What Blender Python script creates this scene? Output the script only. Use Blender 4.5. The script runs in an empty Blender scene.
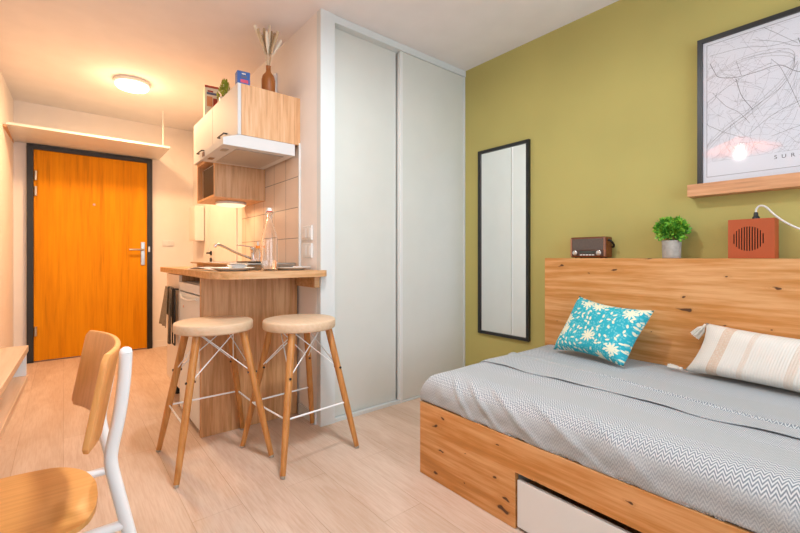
import bpy, bmesh, math, random
from mathutils import Vector, Matrix
random.seed(7)
S = bpy.context.scene
COL = S.collection
PI = math.pi

# ---------------------------------------------------------------- camera, light, exposure
F, YAW, CH, SY = 409.5, 39.425, 1.015, 9.5
cd = bpy.data.cameras.new('camera'); cam = bpy.data.objects.new('camera', cd); COL.objects.link(cam)
cam.location = (0, 0, CH); cam.rotation_euler = (PI/2, 0, -math.radians(YAW))
cd.sensor_width = 36; cd.lens = 36*F/800; cd.shift_y = -SY/800; cd.clip_start = .02
S.camera = cam
S.view_settings.view_transform = 'Standard'; S.view_settings.look = 'None'
S.view_settings.gamma = 1; S.view_settings.use_curve_mapping = False
S.view_settings.exposure = 0.1

W = bpy.data.worlds.new('world'); S.world = W; W.use_nodes = True
W.node_tree.nodes['Background'].inputs[0].default_value = (.82, .91, 1, 1)
W.node_tree.nodes['Background'].inputs[1].default_value = 1.6

def lamp(name, kind, loc, energy, col, size=.2, rot=(0, 0, 0), size_y=None, spread=None):
    l = bpy.data.lights.new(name, kind); l.energy = energy; l.color = col
    if kind == 'AREA':
        l.size = size
        if size_y: l.shape = 'RECTANGLE'; l.size_y = size_y
        else: l.shape = 'DISK'
        if spread: l.spread = spread
    else: l.shadow_soft_size = size
    o = bpy.data.objects.new(name, l); COL.objects.link(o); o.location = loc; o.rotation_euler = rot
    return o
# daylight through the big window behind the camera
lamp('window_daylight', 'AREA', (1.15, -1.72, 1.45), 40, (.66, .83, 1), 2.3, (PI/2, 0, 0), 1.9)
WARM = (1, .62, .32)
lamp('added_room_light', 'AREA', (.80, 1.19, 2.42), 25, (.88, .95, 1), .20)  # added for overhead light and shadows; no such lamp is known here
lamp('pendant_bulb', 'POINT', (.58, .83, 1.86), 11, (1, .92, .84), .03)
lamp('entry_ceiling_bulb', 'AREA', (.45, 4.11, 2.412), 30, WARM, .24)
lamp('entry_glow', 'POINT', (.45, 4.11, 2.25), 7, WARM, .14)
lamp('worktop_light', 'AREA', (1.0, 3.27, 1.388), 1.1, (1, .68, .38), .16)

# ---------------------------------------------------------------- node helpers
class NT:
    def __init__(s, name):
        s.m = bpy.data.materials.new(name); s.m.use_nodes = True
        s.t = s.m.node_tree; s.b = s.t.nodes['Principled BSDF']
    def n(s, typ, **kw):
        x = s.t.nodes.new('ShaderNode'+typ)
        for k, v in kw.items():
            if k.startswith('i_'):
                k2 = k[2:]; x.inputs[int(k2) if k2.isdigit() else k2].default_value = v
            else: setattr(x, k, v)
        return x
    def l(s, a, b): s.t.links.new(a, b)
    def val(s, sock, v):
        if isinstance(v, (int, float)): sock.default_value = v
        else: s.l(v, sock)
    def math(s, op, a, b=0.0, c=None):
        x = s.n('Math', operation=op); s.val(x.inputs[0], a); s.val(x.inputs[1], b)
        if c is not None: s.val(x.inputs[2], c)
        return x.outputs[0]
    def coord(s, kind='Object', scale=(1, 1, 1), rot=(0, 0, 0)):
        tc = s.n('TexCoord'); mp = s.n('Mapping'); mp.inputs['Scale'].default_value = scale; mp.inputs['Rotation'].default_value = rot
        s.l(tc.outputs[kind], mp.inputs[0]); return mp.outputs[0]
    def ramp(s, fac, stops, interp='LINEAR'):
        r = s.n('ValToRGB'); r.color_ramp.interpolation = interp
        e = r.color_ramp.elements
        while len(e) < len(stops): e.new(.5)
        for el, (p, c) in zip(e, stops): el.position = p; el.color = (c[0], c[1], c[2], 1)
        s.l(fac, r.inputs[0]); return r.outputs[0]
    def mix(s, fac, a, b, mode='MIX'):
        x = s.n('MixRGB', blend_type=mode); s.val(x.inputs[0], fac)
        for i, v in ((1, a), (2, b)):
            if isinstance(v, tuple): x.inputs[i].default_value = (*v[:3], 1)
            else: s.l(v, x.inputs[i])
        return x.outputs[0]
    def color(s, v):
        if isinstance(v, tuple): s.b.inputs['Base Color'].default_value = (*v[:3], 1)
        else: s.l(v, s.b.inputs['Base Color'])
    def bump(s, h, strength=.2, dist=.01):
        x = s.n('Bump'); x.inputs['Strength'].default_value = strength; x.inputs['Distance'].default_value = dist
        s.l(h, x.inputs['Height']); s.l(x.outputs[0], s.b.inputs['Normal'])
    def set(s, **k):
        for a, v in k.items(): s.b.inputs[a.replace('_', ' ')].default_value = v
        return s
def hx(h):
    h = h.lstrip('#'); c = [int(h[i:i+2], 16)/255 for i in (0, 2, 4)]
    return tuple(x/12.92 if x <= .04045 else ((x+.055)/1.055)**2.4 for x in c)
def plain(name, col, rough=.5, metal=0, var=.04, vs=6, bump=0, bs=200, **k):
    t = NT(name); col = hx(col) if isinstance(col, str) else col
    nz = t.n('TexNoise'); t.l(t.coord(), nz.inputs[0]); nz.inputs['Scale'].default_value = vs
    t.color(t.ramp(nz.outputs[0], [(.3, tuple(c*(1-var) for c in col)), (.7, tuple(min(1, c*(1+var)) for c in col))]))
    t.set(Roughness=rough, Metallic=metal, **k)
    if bump:
        n2 = t.n('TexNoise'); t.l(t.coord(), n2.inputs[0]); n2.inputs['Scale'].default_value = bs; t.bump(n2.outputs[0], bump, .002)
    return t.m
def wood(name, light, dark, axis='y', fine=60, stretch=14, wave=.35, rough=.45, knots=0, knotcol='#4a2812', offs=0, ksc=(5, 12), con=.72, big=.35):
    t = NT(name); light, dark = hx(light), hx(dark)
    sc = [1, 1, 1]; sc['xyz'.index(axis)] = 1/stretch
    base = t.n('Mapping'); tc = t.n('TexCoord'); t.l(tc.outputs['Object'], base.inputs[0]); base.inputs['Location'].default_value = (offs, offs*.7, offs*.3)
    mp = t.n('Mapping'); mp.inputs['Scale'].default_value = sc; t.l(base.outputs[0], mp.inputs[0])
    warp = t.n('TexNoise', i_Scale=5.0, i_Detail=2.0); t.l(mp.outputs[0], warp.inputs[0])
    n1 = t.n('TexNoise', i_Scale=float(fine), i_Detail=5.0, i_Roughness=.6); t.l(mp.outputs[0], n1.inputs[0])
    n2 = t.n('TexNoise', i_Scale=fine/7.0, i_Detail=3.0, i_Distortion=1.5); t.l(mp.outputs[0], n2.inputs[0])
    f = t.math('ADD', t.math('MULTIPLY', n1.outputs[0], 1-wave), t.math('MULTIPLY', n2.outputs[0], wave))
    c = t.ramp(f, [(.36, tuple(d*con for d in dark)), (.45, dark), (.52, tuple((a+b)/2 for a, b in zip(light, dark))), (.60, light)])
    bg = t.n('TexNoise', i_Scale=1.6, i_Detail=1.0); t.l(base.outputs[0], bg.inputs[0])
    c = t.mix(t.math('MULTIPLY', bg.outputs[0], big), c, dark)
    if knots:
        sx = t.n('SeparateXYZ'); cx = t.n('CombineXYZ'); t.l(base.outputs[0], sx.inputs[0]); t.l(sx.outputs[1], cx.inputs[0]); t.l(sx.outputs[2], cx.inputs[1])
        km = t.n('Mapping'); km.inputs['Scale'].default_value = (ksc[0], ksc[1], 1); t.l(cx.outputs[0], km.inputs[0])
        wn = t.n('TexNoise', i_Scale=14.0); t.l(base.outputs[0], wn.inputs[0])
        wv = t.n('MixRGB', blend_type='ADD'); wv.inputs[0].default_value = .55; t.l(km.outputs[0], wv.inputs[1]); t.l(wn.outputs['Color'], wv.inputs[2])
        v = t.n('TexVoronoi', voronoi_dimensions='2D', i_Scale=1.0, i_Randomness=1.0); t.l(wv.outputs[0], v.inputs[0])
        rnd = t.n('SeparateColor'); t.l(v.outputs['Color'], rnd.inputs[0])
        on = t.math('GREATER_THAN', rnd.outputs[0], 1-knots)
        size = t.math('MULTIPLY_ADD', rnd.outputs[1], .12, .025)
        k = t.math('SUBTRACT', 1.0, t.math('DIVIDE', v.outputs['Distance'], size))
        core = t.math('MULTIPLY', on, t.math('MAXIMUM', t.math('MINIMUM', t.math('MULTIPLY', k, 2.5), 1.0), 0.0))
        h = t.math('SUBTRACT', 1.0, t.math('DIVIDE', v.outputs['Distance'], t.math('MULTIPLY', size, 3.2)))
        halo = t.math('MULTIPLY', on, t.math('MULTIPLY', t.math('MAXIMUM', h, 0.0), .55))
        rings = t.math('MULTIPLY_ADD', t.math('SINE', t.math('MULTIPLY', v.outputs['Distance'], 95.0)), .35, .65)
        c = t.mix(t.math('MULTIPLY', halo, rings), c, tuple(x*.75 for x in dark))
        c = t.mix(t.math('MULTIPLY', core, .95), c, hx(knotcol))
    t.color(c); t.set(Roughness=rough); t.bump(n1.outputs[0], .12 if con < .9 else .03, .002)
    return t.m
def glass(name, col=(1, 1, 1), rough=.02, ior=1.45):
    t = NT(name); t.color(col); t.set(Roughness=rough, IOR=ior, Transmission_Weight=1.0); return t.m
def emit(name, col, strength):
    t = NT(name); t.color(col); t.b.inputs['Emission Color'].default_value = (*col, 1); t.b.inputs['Emission Strength'].default_value = strength; return t.m

# ---------------------------------------------------------------- mesh helpers
ORIG = {}
class MB:
    def __init__(s): s.bm = bmesh.new()
    def _xf(s, vs, M):
        if M is not None: bmesh.ops.transform(s.bm, matrix=M, verts=vs)
    def box(s, a, b, bev=0, seg=2, M=None):
        r = bmesh.ops.create_cube(s.bm, size=1)['verts']
        c = [(a[i]+b[i])/2 for i in range(3)]; d = [abs(b[i]-a[i]) for i in range(3)]
        for v in r: v.co = Vector([c[i]+v.co[i]*d[i] for i in range(3)])
        if bev:
            es = list({e for v in r for e in v.link_edges})
            o = bmesh.ops.bevel(s.bm, geom=es, offset=min(bev, min(d)*.45), segments=seg, affect='EDGES', profile=.6)
            r = list({v for f in o['faces'] for v in f.verts} | {v for v in r if v.is_valid})
        s._xf(r, M); return s
    def prism(s, pts, z0, z1, axis='z', bev=0, M=None):
        def P(p, h):
            return {'z': (p[0], p[1], h), 'y': (p[0], h, p[1]), 'x': (h, p[0], p[1])}[axis]
        lo = [s.bm.verts.new(P(p, z0)) for p in pts]; hi = [s.bm.verts.new(P(p, z1)) for p in pts]
        n = len(pts); fs = [s.bm.faces.new(lo[::-1]), s.bm.faces.new(hi)]
        for i in range(n): fs.append(s.bm.faces.new((lo[i], lo[(i+1) % n], hi[(i+1) % n], hi[i])))
        vs = lo+hi
        if bev:
            es = [e for f in fs[:2] for e in f.edges]
            o = bmesh.ops.bevel(s.bm, geom=es, offset=bev, segments=2, affect='EDGES', profile=.6)
            vs = list({v for f in o['faces'] for v in f.verts} | {v for v in vs if v.is_valid})
        s._xf(vs, M); return s
    def tube(s, path, r, seg=10, caps=True, M=None, closed=False):
        P = [Vector(p) for p in path]; n = len(P)
        R = r if isinstance(r, (list, tuple)) else [r]*n
        rings = []; up = None
        for i, p in enumerate(P):
            if closed: d = P[(i+1) % n]-P[i-1]
            else: d = P[min(i+1, n-1)]-P[max(i-1, 0)]
            d.normalize()
            if up is None: up = d.orthogonal().normalized()
            else:
                up = up-d*up.dot(d)
                up = up.normalized() if up.length > 1e-5 else d.orthogonal().normalized()
            q = d.cross(up)
            rings.append([s.bm.verts.new(p+(up*math.cos(a)+q*math.sin(a))*R[i]) for a in [2*PI*k/seg for k in range(seg)]])
        m = n if closed else n-1
        for i in range(m):
            A, B = rings[i], rings[(i+1) % n]
            for k in range(seg): s.bm.faces.new((A[k], A[(k+1) % seg], B[(k+1) % seg], B[k]))
        if caps and not closed: s.bm.faces.new(rings[0][::-1]); s.bm.faces.new(rings[-1])
        s._xf([v for r_ in rings for v in r_], M); return s
    def lathe(s, prof, c=(0, 0, 0), seg=28, M=None):
        c = Vector(c); rings = []
        for r, z in prof:
            if r < 1e-6: rings.append([s.bm.verts.new(c+Vector((0, 0, z)))])
            else: rings.append([s.bm.verts.new(c+Vector((r*math.cos(2*PI*k/seg), r*math.sin(2*PI*k/seg), z))) for k in range(seg)])
        for A, B in zip(rings, rings[1:]):
            for k in range(seg):
                k2 = (k+1) % seg
                if len(A) == 1 and len(B) == 1: break
                if len(A) == 1: s.bm.faces.new((A[0], B[k2], B[k]))
                elif len(B) == 1: s.bm.faces.new((A[k], A[k2], B[0]))
                else: s.bm.faces.new((A[k], A[k2], B[k2], B[k]))
        s._xf([v for r_ in rings for v in r_], M); return s
    def grid(s, fn, nu, nv, uv=None):
        g = [[s.bm.verts.new(fn(i/nu, j/nv)) for j in range(nv+1)] for i in range(nu+1)]
        L = s.bm.loops.layers.uv.verify()
        for i in range(nu):
            for j in range(nv):
                f = s.bm.faces.new((g[i][j], g[i+1][j], g[i+1][j+1], g[i][j+1]))
                if uv:
                    for lp, (a, b) in zip(f.loops, ((i, j), (i+1, j), (i+1, j+1), (i, j+1))): lp[L].uv = uv(a/nu, b/nv)
        return s
    def build(s, name, mat, parent=None, smooth=None, solid=0, subd=0, origin=None, weld=False, bake=0):
        bm = s.bm
        if weld: bmesh.ops.remove_doubles(bm, verts=bm.verts, dist=1e-5)
        bmesh.ops.recalc_face_normals(bm, faces=bm.faces)
        if parent is not None: o0 = ORIG[parent.name]
        elif origin is not None: o0 = Vector(origin)
        else:
            xs = [v.co for v in bm.verts]
            o0 = Vector(((min(v.x for v in xs)+max(v.x for v in xs))/2, (min(v.y for v in xs)+max(v.y for v in xs))/2, min(v.z for v in xs)))
        for v in bm.verts: v.co -= o0
        me = bpy.data.meshes.new(name); bm.to_mesh(me); bm.free(); me.materials.append(mat)
        if smooth:
            me.shade_smooth() if hasattr(me, 'shade_smooth') else None
            try: me.set_sharp_from_angle(angle=math.radians(smooth))
            except Exception: pass
        o = bpy.data.objects.new(name, me); COL.objects.link(o)
        if parent is not None: o.parent = parent
        else: o.location = o0
        ORIG[o.name] = o0
        if solid:
            md = o.modifiers.new('s', 'SOLIDIFY'); md.thickness = abs(solid); md.offset = 1 if solid > 0 else -1
        if bake:
            if bake > 0: b_ = o.modifiers.new('b', 'BEVEL'); b_.width = bake; b_.segments = 2; b_.limit_method = 'ANGLE'; b_.angle_limit = math.radians(50)
            me2 = bpy.data.meshes.new_from_object(o.evaluated_get(bpy.context.evaluated_depsgraph_get())); o.modifiers.clear(); o.data = me2
            me2.shade_smooth(); me2.set_sharp_from_angle(angle=math.radians(35))
        if subd:
            md = o.modifiers.new('d', 'SUBSURF'); md.levels = md.render_levels = subd
        return o
def tag(o, label, cat, group=None):
    o['label'] = label; o['category'] = cat
    if group: o['group'] = group
    return o
def thing(name, loc, label, cat, group=None):
    o = bpy.data.objects.new(name, None); COL.objects.link(o); o.location = loc; o.empty_display_size = .05
    ORIG[o.name] = Vector(loc)
    return tag(o, label, cat, group)
def struct(name, mb, mat, parent=None, **k):
    o = mb.build(name, mat, parent, **k)
    if parent is None: o['kind'] = 'structure'
    return o
def copy_tree(o, parent=None):
    c = o.copy(); COL.objects.link(c)
    if parent is not None: c.parent = parent
    ORIG[c.name] = ORIG[o.name]
    for ch in [x for x in list(bpy.data.objects) if x.parent == o]: copy_tree(ch, c)
    return c
def B(a, b, **k): return MB().box(a, b, **k)
def arc(cx, cy, r, a0, a1, n=8): return [(cx+r*math.cos(math.radians(a0+(a1-a0)*i/n)), cy+r*math.sin(math.radians(a0+(a1-a0)*i/n))) for i in range(n+1)]
def bez(pts, n=24):
    pts = [Vector(p) for p in pts]; out = []
    P = [pts[0]*2-pts[1]]+pts+[pts[-1]*2-pts[-2]]
    for i in range(1, len(P)-2):
        for k in range(n):
            t = k/n; a, b, c, d = P[i-1], P[i], P[i+1], P[i+2]
            out.append(.5*((2*b)+(c-a)*t+(2*a-5*b+4*c-d)*t*t+(3*b-a-3*c+d)*t**3))
    out.append(pts[-1]); return out

# ---------------------------------------------------------------- materials
M = {}
M['ceil'] = plain('ceiling_paint', '#ece8e8', .9, var=.02, bump=.15, bs=300)
M['wall'] = plain('white_wall_paint', '#ece5df', .85, var=.02, bump=.1, bs=350)
M['green'] = plain('olive_green_paint', '#b7ab64', .8, var=.05, vs=2.2, bump=.25, bs=420)
M['white'] = plain('white_gloss', '#e0e0dd', .35, var=.01)
M['cabw'] = plain('white_cabinet_front', '#d2d1d0', .6, var=.01)
M['panelw'] = plain('white_panel', '#d2d3cc', .5, var=.015)
M['trimw'] = plain('white_trim', '#d6dad9', .5, var=.01)
M['black'] = plain('black_paint', '#1b1c1c', .4)
M['dark'] = plain('dark_gap', '#15130f', .8)
M['steel'] = plain('brushed_steel', '#b9b7b2', .28, 1.0)
M['wire'] = plain('white_powder_coat', '#eef0f0', .35, var=.01)
M['oak'] = wood('knotty_oak', '#e2ab74', '#c5833f', 'y', 46, 16, .45, .5, knots=.42, con=.80, ksc=(6, 14))
M['ledge'] = wood('pale_beech', '#dfa87c', '#cd9264', 'y', 50, 16, .3, .5)
M['koak'] = wood('kitchen_oak', '#d9a676', '#bb8450', 'z', 60, 16, .45, .5)
M['koakd'] = wood('kitchen_oak_door', '#e2b78e', '#cf9c6c', 'z', 70, 16, .4, .5)
M['top'] = wood('worktop_oak', '#d7ab7f', '#c4935f', 'x', 60, 12, .4, .4)
M['doorw'] = wood('entry_door_veneer', '#dc9205', '#cd8201', 'z', 60, 22, .5, .6); M['doorw'].node_tree.nodes['Principled BSDF'].inputs['Specular IOR Level'].default_value = .15
M['birch'] = wood('birch_plywood', '#f1ad68', '#e8a159', 'z', 70, 22, .15, .4, con=.93)
M['seatw'] = wood('chair_seat_beech', '#dfa25c', '#d6974f', 'x', 75, 26, .12, .35, con=.93)
M['desk'] = wood('desk_beech', '#dcb088', '#d09f74', 'y', 60, 18, .25, .4, con=.85)
M['legw'] = wood('stool_leg_beech', '#cd9152', '#b97a3c', 'z', 50, 14, .3, .4)
M['stoolseat'] = wood('stool_seat_veneer', '#dabfa2', '#d5b897', 'x', 70, 20, .1, .55, con=.95)

def floor_mat():
    t = NT('oak_laminate')
    v = t.coord('Object', rot=(0, 0, math.radians(90)))
    br = t.n('TexBrick', i_Scale=1.0); br.inputs['Brick Width'].default_value = 1.25; br.inputs['Row Height'].default_value = .19
    br.inputs['Mortar Size'].default_value = .0012; br.inputs['Color1'].default_value = (*hx('#d3bba8'), 1); br.inputs['Color2'].default_value = (*hx('#c8af9a'), 1)
    br.inputs['Mortar'].default_value = (*hx('#a98a72'), 1); br.offset = .37; t.l(v, br.inputs[0])
    mp = t.coord('Object', scale=(1, .09, 1))
    n1 = t.n('TexNoise', i_Scale=60.0, i_Detail=6.0, i_Roughness=.65); t.l(mp, n1.inputs[0])
    n2 = t.n('TexNoise', i_Scale=6.0, i_Detail=3.0, i_Distortion=1.0); t.l(t.coord('Object', scale=(1, .25, 1)), n2.inputs[0])
    c = t.mix(t.ramp(n1.outputs[0], [(.36, (.5,)*3), (.58, (0,)*3)]), br.outputs[0], hx('#be9d83'))
    c = t.mix(t.ramp(n2.outputs[0], [(.42, (0,)*3), (.7, (.5,)*3)]), c, hx('#e3cfbd'))
    n3 = t.n('TexNoise', i_Scale=160.0, i_Detail=2.0); t.l(t.coord('Object', scale=(1, .05, 1)), n3.inputs[0])
    c = t.mix(t.ramp(n3.outputs[0], [(.40, (.22,)*3), (.55, (0,)*3)]), c, hx('#b58e70'))
    t.color(c); t.set(Roughness=.5, Specular_IOR_Level=.35); t.bump(n1.outputs[0], .06, .002)
    return t.m
M['floor'] = floor_mat()
def tile_mat():
    t = NT('cream_wall_tiles'); tc = t.n('TexCoord'); sp = t.n('SeparateXYZ'); t.l(tc.outputs['Object'], sp.inputs[0])
    def line(sock):
        fr = t.math('FRACT', t.math('DIVIDE', sock, .2)); return t.math('LESS_THAN', fr, .022)
    g = t.math('MAXIMUM', line(sp.outputs[1]), line(sp.outputs[2]))
    t.color(t.mix(g, hx('#e2cdbb'), hx('#77706a'))); t.set(Roughness=.38); return t.m
M['tile'] = tile_mat()
def spread_mat():
    t = NT('grey_herringbone_weave'); tc = t.n('TexCoord'); sp = t.n('SeparateXYZ'); t.l(tc.outputs['UV'], sp.inputs[0])
    nz = t.n('TexNoise', i_Scale=9.0, i_Detail=2.0); t.l(tc.outputs['UV'], nz.inputs[0])
    x = t.math('ADD', sp.outputs[0], t.math('MULTIPLY', nz.outputs[0], .02))
    tri = t.math('PINGPONG', t.math('DIVIDE', sp.outputs[1], .0088), 1.0)
    s_ = t.math('SINE', t.math('MULTIPLY', t.math('ADD', t.math('DIVIDE', x, .0135), t.math('MULTIPLY', tri, 1.25)), 2*PI))
    f = t.math('MULTIPLY_ADD', s_, .5, .5)
    # plain woven strips alternate with herringbone ones across the bed
    st = t.math('MULTIPLY_ADD', t.math('SINE', t.math('MULTIPLY_ADD', sp.outputs[0], 2*PI/.27, -1.2)), 1.6, .75)
    st = t.math('MINIMUM', t.math('MAXIMUM', st, .22), 1.0)
    fine = t.n('TexNoise', i_Scale=420.0, i_Detail=1.0); t.l(tc.outputs['UV'], fine.inputs[0])
    f = t.math('MULTIPLY_ADD', t.math('SUBTRACT', f, .5), st, .5)
    f = t.math('MULTIPLY_ADD', t.math('SUBTRACT', fine.outputs[0], .5), .5, f)
    t.color(t.ramp(f, [(.15, hx('#76808a')), (.5, hx('#a6aaab')), (.85, hx('#cfd2d3'))]))
    t.set(Roughness=.95, Sheen_Weight=.2); t.bump(f, .25, .003); return t.m
M['spread'] = spread_mat()
M['spreadback'] = plain('grey_weave_plain', '#aeb0ac', .95, var=.08, vs=90, bump=.4, bs=500)
def floral_mat():
    t = NT('turquoise_floral_cotton'); tc = t.n('TexCoord')
    def flowers(scale, petals, r0, amp, keep, seed, stretch=None):
        mp = t.n('Mapping'); mp.inputs['Location'].default_value = (seed, seed*1.7, 0); mp.inputs['Scale'].default_value = (scale, scale*.8, 1)
        t.l(tc.outputs['UV'], mp.inputs[0])
        v = t.n('TexVoronoi', voronoi_dimensions='2D', i_Scale=1.0, i_Randomness=.85); t.l(mp.outputs[0], v.inputs[0])
        d = t.n('VectorMath', operation='SUBTRACT'); t.l(mp.outputs[0], d.inputs[0]); t.l(v.outputs['Position'], d.inputs[1])
        s2 = t.n('SeparateXYZ'); t.l(d.outputs[0], s2.inputs[0])
        rc = t.n('SeparateColor'); t.l(v.outputs['Color'], rc.inputs[0])
        ang = t.math('ADD', t.math('ARCTAN2', s2.outputs[1], s2.outputs[0]), t.math('MULTIPLY', rc.outputs[1], 6.0))
        if stretch:
            lx = t.math('ADD', t.math('MULTIPLY', s2.outputs[0], t.math('COSINE', t.math('MULTIPLY', rc.outputs[1], 3.1))), t.math('MULTIPLY', s2.outputs[1], t.math('SINE', t.math('MULTIPLY', rc.outputs[1], 3.1))))
            ly = t.math('SUBTRACT', t.math('MULTIPLY', s2.outputs[1], t.math('COSINE', t.math('MULTIPLY', rc.outputs[1], 3.1))), t.math('MULTIPLY', s2.outputs[0], t.math('SINE', t.math('MULTIPLY', rc.outputs[1], 3.1))))
            rr = t.math('SQRT', t.math('ADD', t.math('POWER', lx, 2.0), t.math('POWER', t.math('MULTIPLY', ly, stretch), 2.0)))
            inside = t.math('LESS_THAN', rr, r0)
        else:
            pet = t.math('ABSOLUTE', t.math('COSINE', t.math('MULTIPLY', ang, petals/2)))
            rad = t.math('MULTIPLY_ADD', pet, amp, r0)
            inside = t.math('LESS_THAN', v.outputs['Distance'], rad)
        return t.math('MULTIPLY', inside, t.math('GREATER_THAN', rc.outputs[0], 1-keep))
    a = flowers(5.0, 10, .14, .30, .55, 3.1)
    b = flowers(15, 0, .38, 0, .66, 7.7, 2.0)
    c = flowers(34, 0, .42, 0, .7, 1.3, 1.5)
    f = t.math('MAXIMUM', a, b)
    base = t.mix(t.math('MULTIPLY', c, .75), hx('#27acbd'), hx('#79c8cb'))
    t.color(t.mix(f, base, hx('#e8e6c9'))); t.set(Roughness=.85)
    return t.m
M['floral'] = floral_mat()
def stripe_mat():
    t = NT('cream_striped_weave'); tc = t.n('TexCoord'); sp = t.n('SeparateXYZ'); t.l(tc.outputs['UV'], sp.inputs[0])
    u = sp.outputs[0]
    def band(c, w): return t.math('LESS_THAN', t.math('ABSOLUTE', t.math('SUBTRACT', u, c)), w)
    br = t.n('TexNoise', i_Scale=60.0, i_Detail=1.0); t.l(tc.outputs['UV'], br.inputs[0])
    zz = t.math('GREATER_THAN', t.math('SINE', t.math('MULTIPLY', t.math('ADD', t.math('PINGPONG', t.math('MULTIPLY', u, 26.0), .5), sp.outputs[1]), 130.0)), -.1)
    b1 = t.math('MULTIPLY', band(.185, .034), t.math('MULTIPLY_ADD', br.outputs[0], 1.2, .0))
    b2 = t.math('MULTIPLY', t.math('MAXIMUM', band(.345, .015), t.math('MAXIMUM', band(.59, .022), band(.82, .035))), zz)
    f = t.math('MINIMUM', t.math('ADD', b1, t.math('MULTIPLY', b2, .6)), 1.0)
    ribs = t.math('MULTIPLY_ADD', t.math('SINE', t.math('MULTIPLY', u, 420.0)), .5, .5)
    t.color(t.mix(f, t.mix(t.math('MULTIPLY', ribs, .35), hx('#e9e4db'), hx('#d9d3c8')), hx('#d6b394')))
    t.set(Roughness=.95); t.bump(ribs, .35, .003); return t.m
M['stripe'] = stripe_mat()
M['tassel'] = plain('cream_yarn', '#e8e2d6', .95, bump=.5, bs=300)
M['rust'] = plain('rust_paint', '#b04f22', .6, var=.03)
M['rust_shaded'] = plain('shaded_rust_side', '#8a3418', .5, var=.03)  # copy of the rust with the side's shade in its colour; unused
M['concrete'] = plain('concrete', '#a9a39a', .9, var=.15, vs=40, bump=.4, bs=150)
M['leaf'] = plain('leaf_green', '#5f9a2a', .6, var=.45, vs=60)
M['leafd'] = plain('leaf_olive', '#8c9a2c', .6, var=.3, vs=40)
M['soil'] = plain('soil', '#3b2a1c', .95)
M['radiow'] = wood('radio_walnut', '#8a4a22', '#6a3315', 'y', 60, 10, .4, .35)
M['radiog'] = plain('radio_grille_cloth', '#5f5148', .8, var=.25, vs=500)
M['chrome'] = plain('chrome', '#d6d6d6', .12, 1.0)
M['bronze'] = plain('copper_trim', '#b98a72', .3, .8)
M['terra'] = plain('amber_terracotta', '#9c5a22', .45)
M['grass'] = plain('dried_grass', '#d9c4a6', .9, var=.2, vs=60)
M['poster'] = None
M['glass'] = glass('clear_glass')
M['water'] = glass('water', ior=1.33)
M['porcelain'] = plain('white_porcelain', '#efece6', .18, var=.01)
M['towel'] = plain('grey_beige_towel', '#94826b', .95, var=.15, vs=70, bump=.5, bs=400)
M['orange'] = plain('orange_plastic', '#f0922a', .4)
M['redp'] = plain('red_rubber', '#c84030', .5)
M['blue'] = plain('blue_carton', '#2a5aa6', .5)
M['pink'] = plain('pink_print', '#d64a6a', .5)
M['carton'] = plain('cream_carton', '#ece0c4', .6)
M['redc'] = plain('brick_red_print', '#b04a30', .6)
M['orp'] = plain('orange_print', '#e29a62', .6)
M['navy'] = plain('slate_print', '#59607c', .6)
M['cordm'] = plain('white_cord', '#ded9d2', .5)
M['mirror'] = (lambda t: (t.color((.93, .95, .94)), t.set(Metallic=1.0, Roughness=.015), t.m)[-1])(NT('mirror_silver'))
M['ink'] = plain('map_ink', '#3c3c42', .7)
M['inkl'] = plain('map_ink_light', '#7c7c84', .7)
M['paper'] = plain('poster_paper', '#e2e4ec', .7, var=.01)

# ---------------------------------------------------------------- the room
G, C, K, D, H = 2.484, 2.188, 1.186, 5.309, 2.5
def LX(y): return -.537+.0326*y
YB = -1.6
struct('floor', B((-.9, YB-.1, -.1), (G+.12, D+.12, 0)), M['floor'], origin=(0, 0, 0))
struct('ceiling', B((-.9, YB-.1, H), (G+.12, D+.12, H+.1)), M['ceil'])
struct('wall_left', MB().prism([(LX(YB), YB), (LX(D), D), (LX(D)-.1, D), (LX(YB)-.1, YB)], .0, H), M['wall'])
struct('wall_right', B((G, YB, 0), (G+.1, D, H)), M['green'])
struct('wall_far', B((-.9, D, 0), (G+.12, D+.1, H)), M['wall'])
m = MB()
wx0, wx1, wz0, wz1 = .0, 2.3, .5, 2.35
m.box((-.9, YB-.1, 0), (wx0, YB, H)).box((wx1, YB-.1, 0), (G+.12, YB, H)).box((wx0, YB-.1, 0), (wx1, YB, wz0)).box((wx0, YB-.1, wz1), (wx1, YB, H))
struct('wall_back', m, M['wall'])
m = MB()
for a, b in (((wx0, wz0), (wx0+.06, wz1)), ((wx1-.06, wz0), (wx1, wz1)), ((1.12, wz0), (1.18, wz1)), ((wx0, wz0), (wx1, wz0+.06)), ((wx0, wz1-.06), (wx1, wz1))):
    m.box((a[0], YB-.08, a[1]), (b[0], YB-.02, b[1]))
struct('window_1', m, M['trimw'])
struct('wall_kitchen', B((K, C+.05, 0), (K+.1, D, H)), M['wall'])
struct('wall_closet_back', B((K+.1, C+.62, 0), (G, C+.7, H)), M['wall'])
struct('trim_1', B((K, C, 0), (K+.098, C+.049, H)), M['trimw'])
# tiles behind the worktop
o = struct('trim_2', B((K-.008, 2.47, .90), (K-.0005, 3.56, 1.80)), M['tile'], origin=(K, 2.4640, .9365))
struct('trim_3', B((K-.011, 2.455, .90), (K-.0005, 2.4695, 1.75)), M['white'])
# baseboards
struct('baseboard_far', B((.775, D-.012, 0), (K, D, .07)), M['wall'])
struct('baseboard_kitchen', MB().box((K-.012, C+.05, 0), (K, 2.468, .07)), M['trimw'])
struct('baseboard_left', MB().prism([(LX(YB), YB), (LX(D), D), (LX(D)+.012, D), (LX(YB)+.012, YB)], 0, .07), M['wall'])

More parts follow.
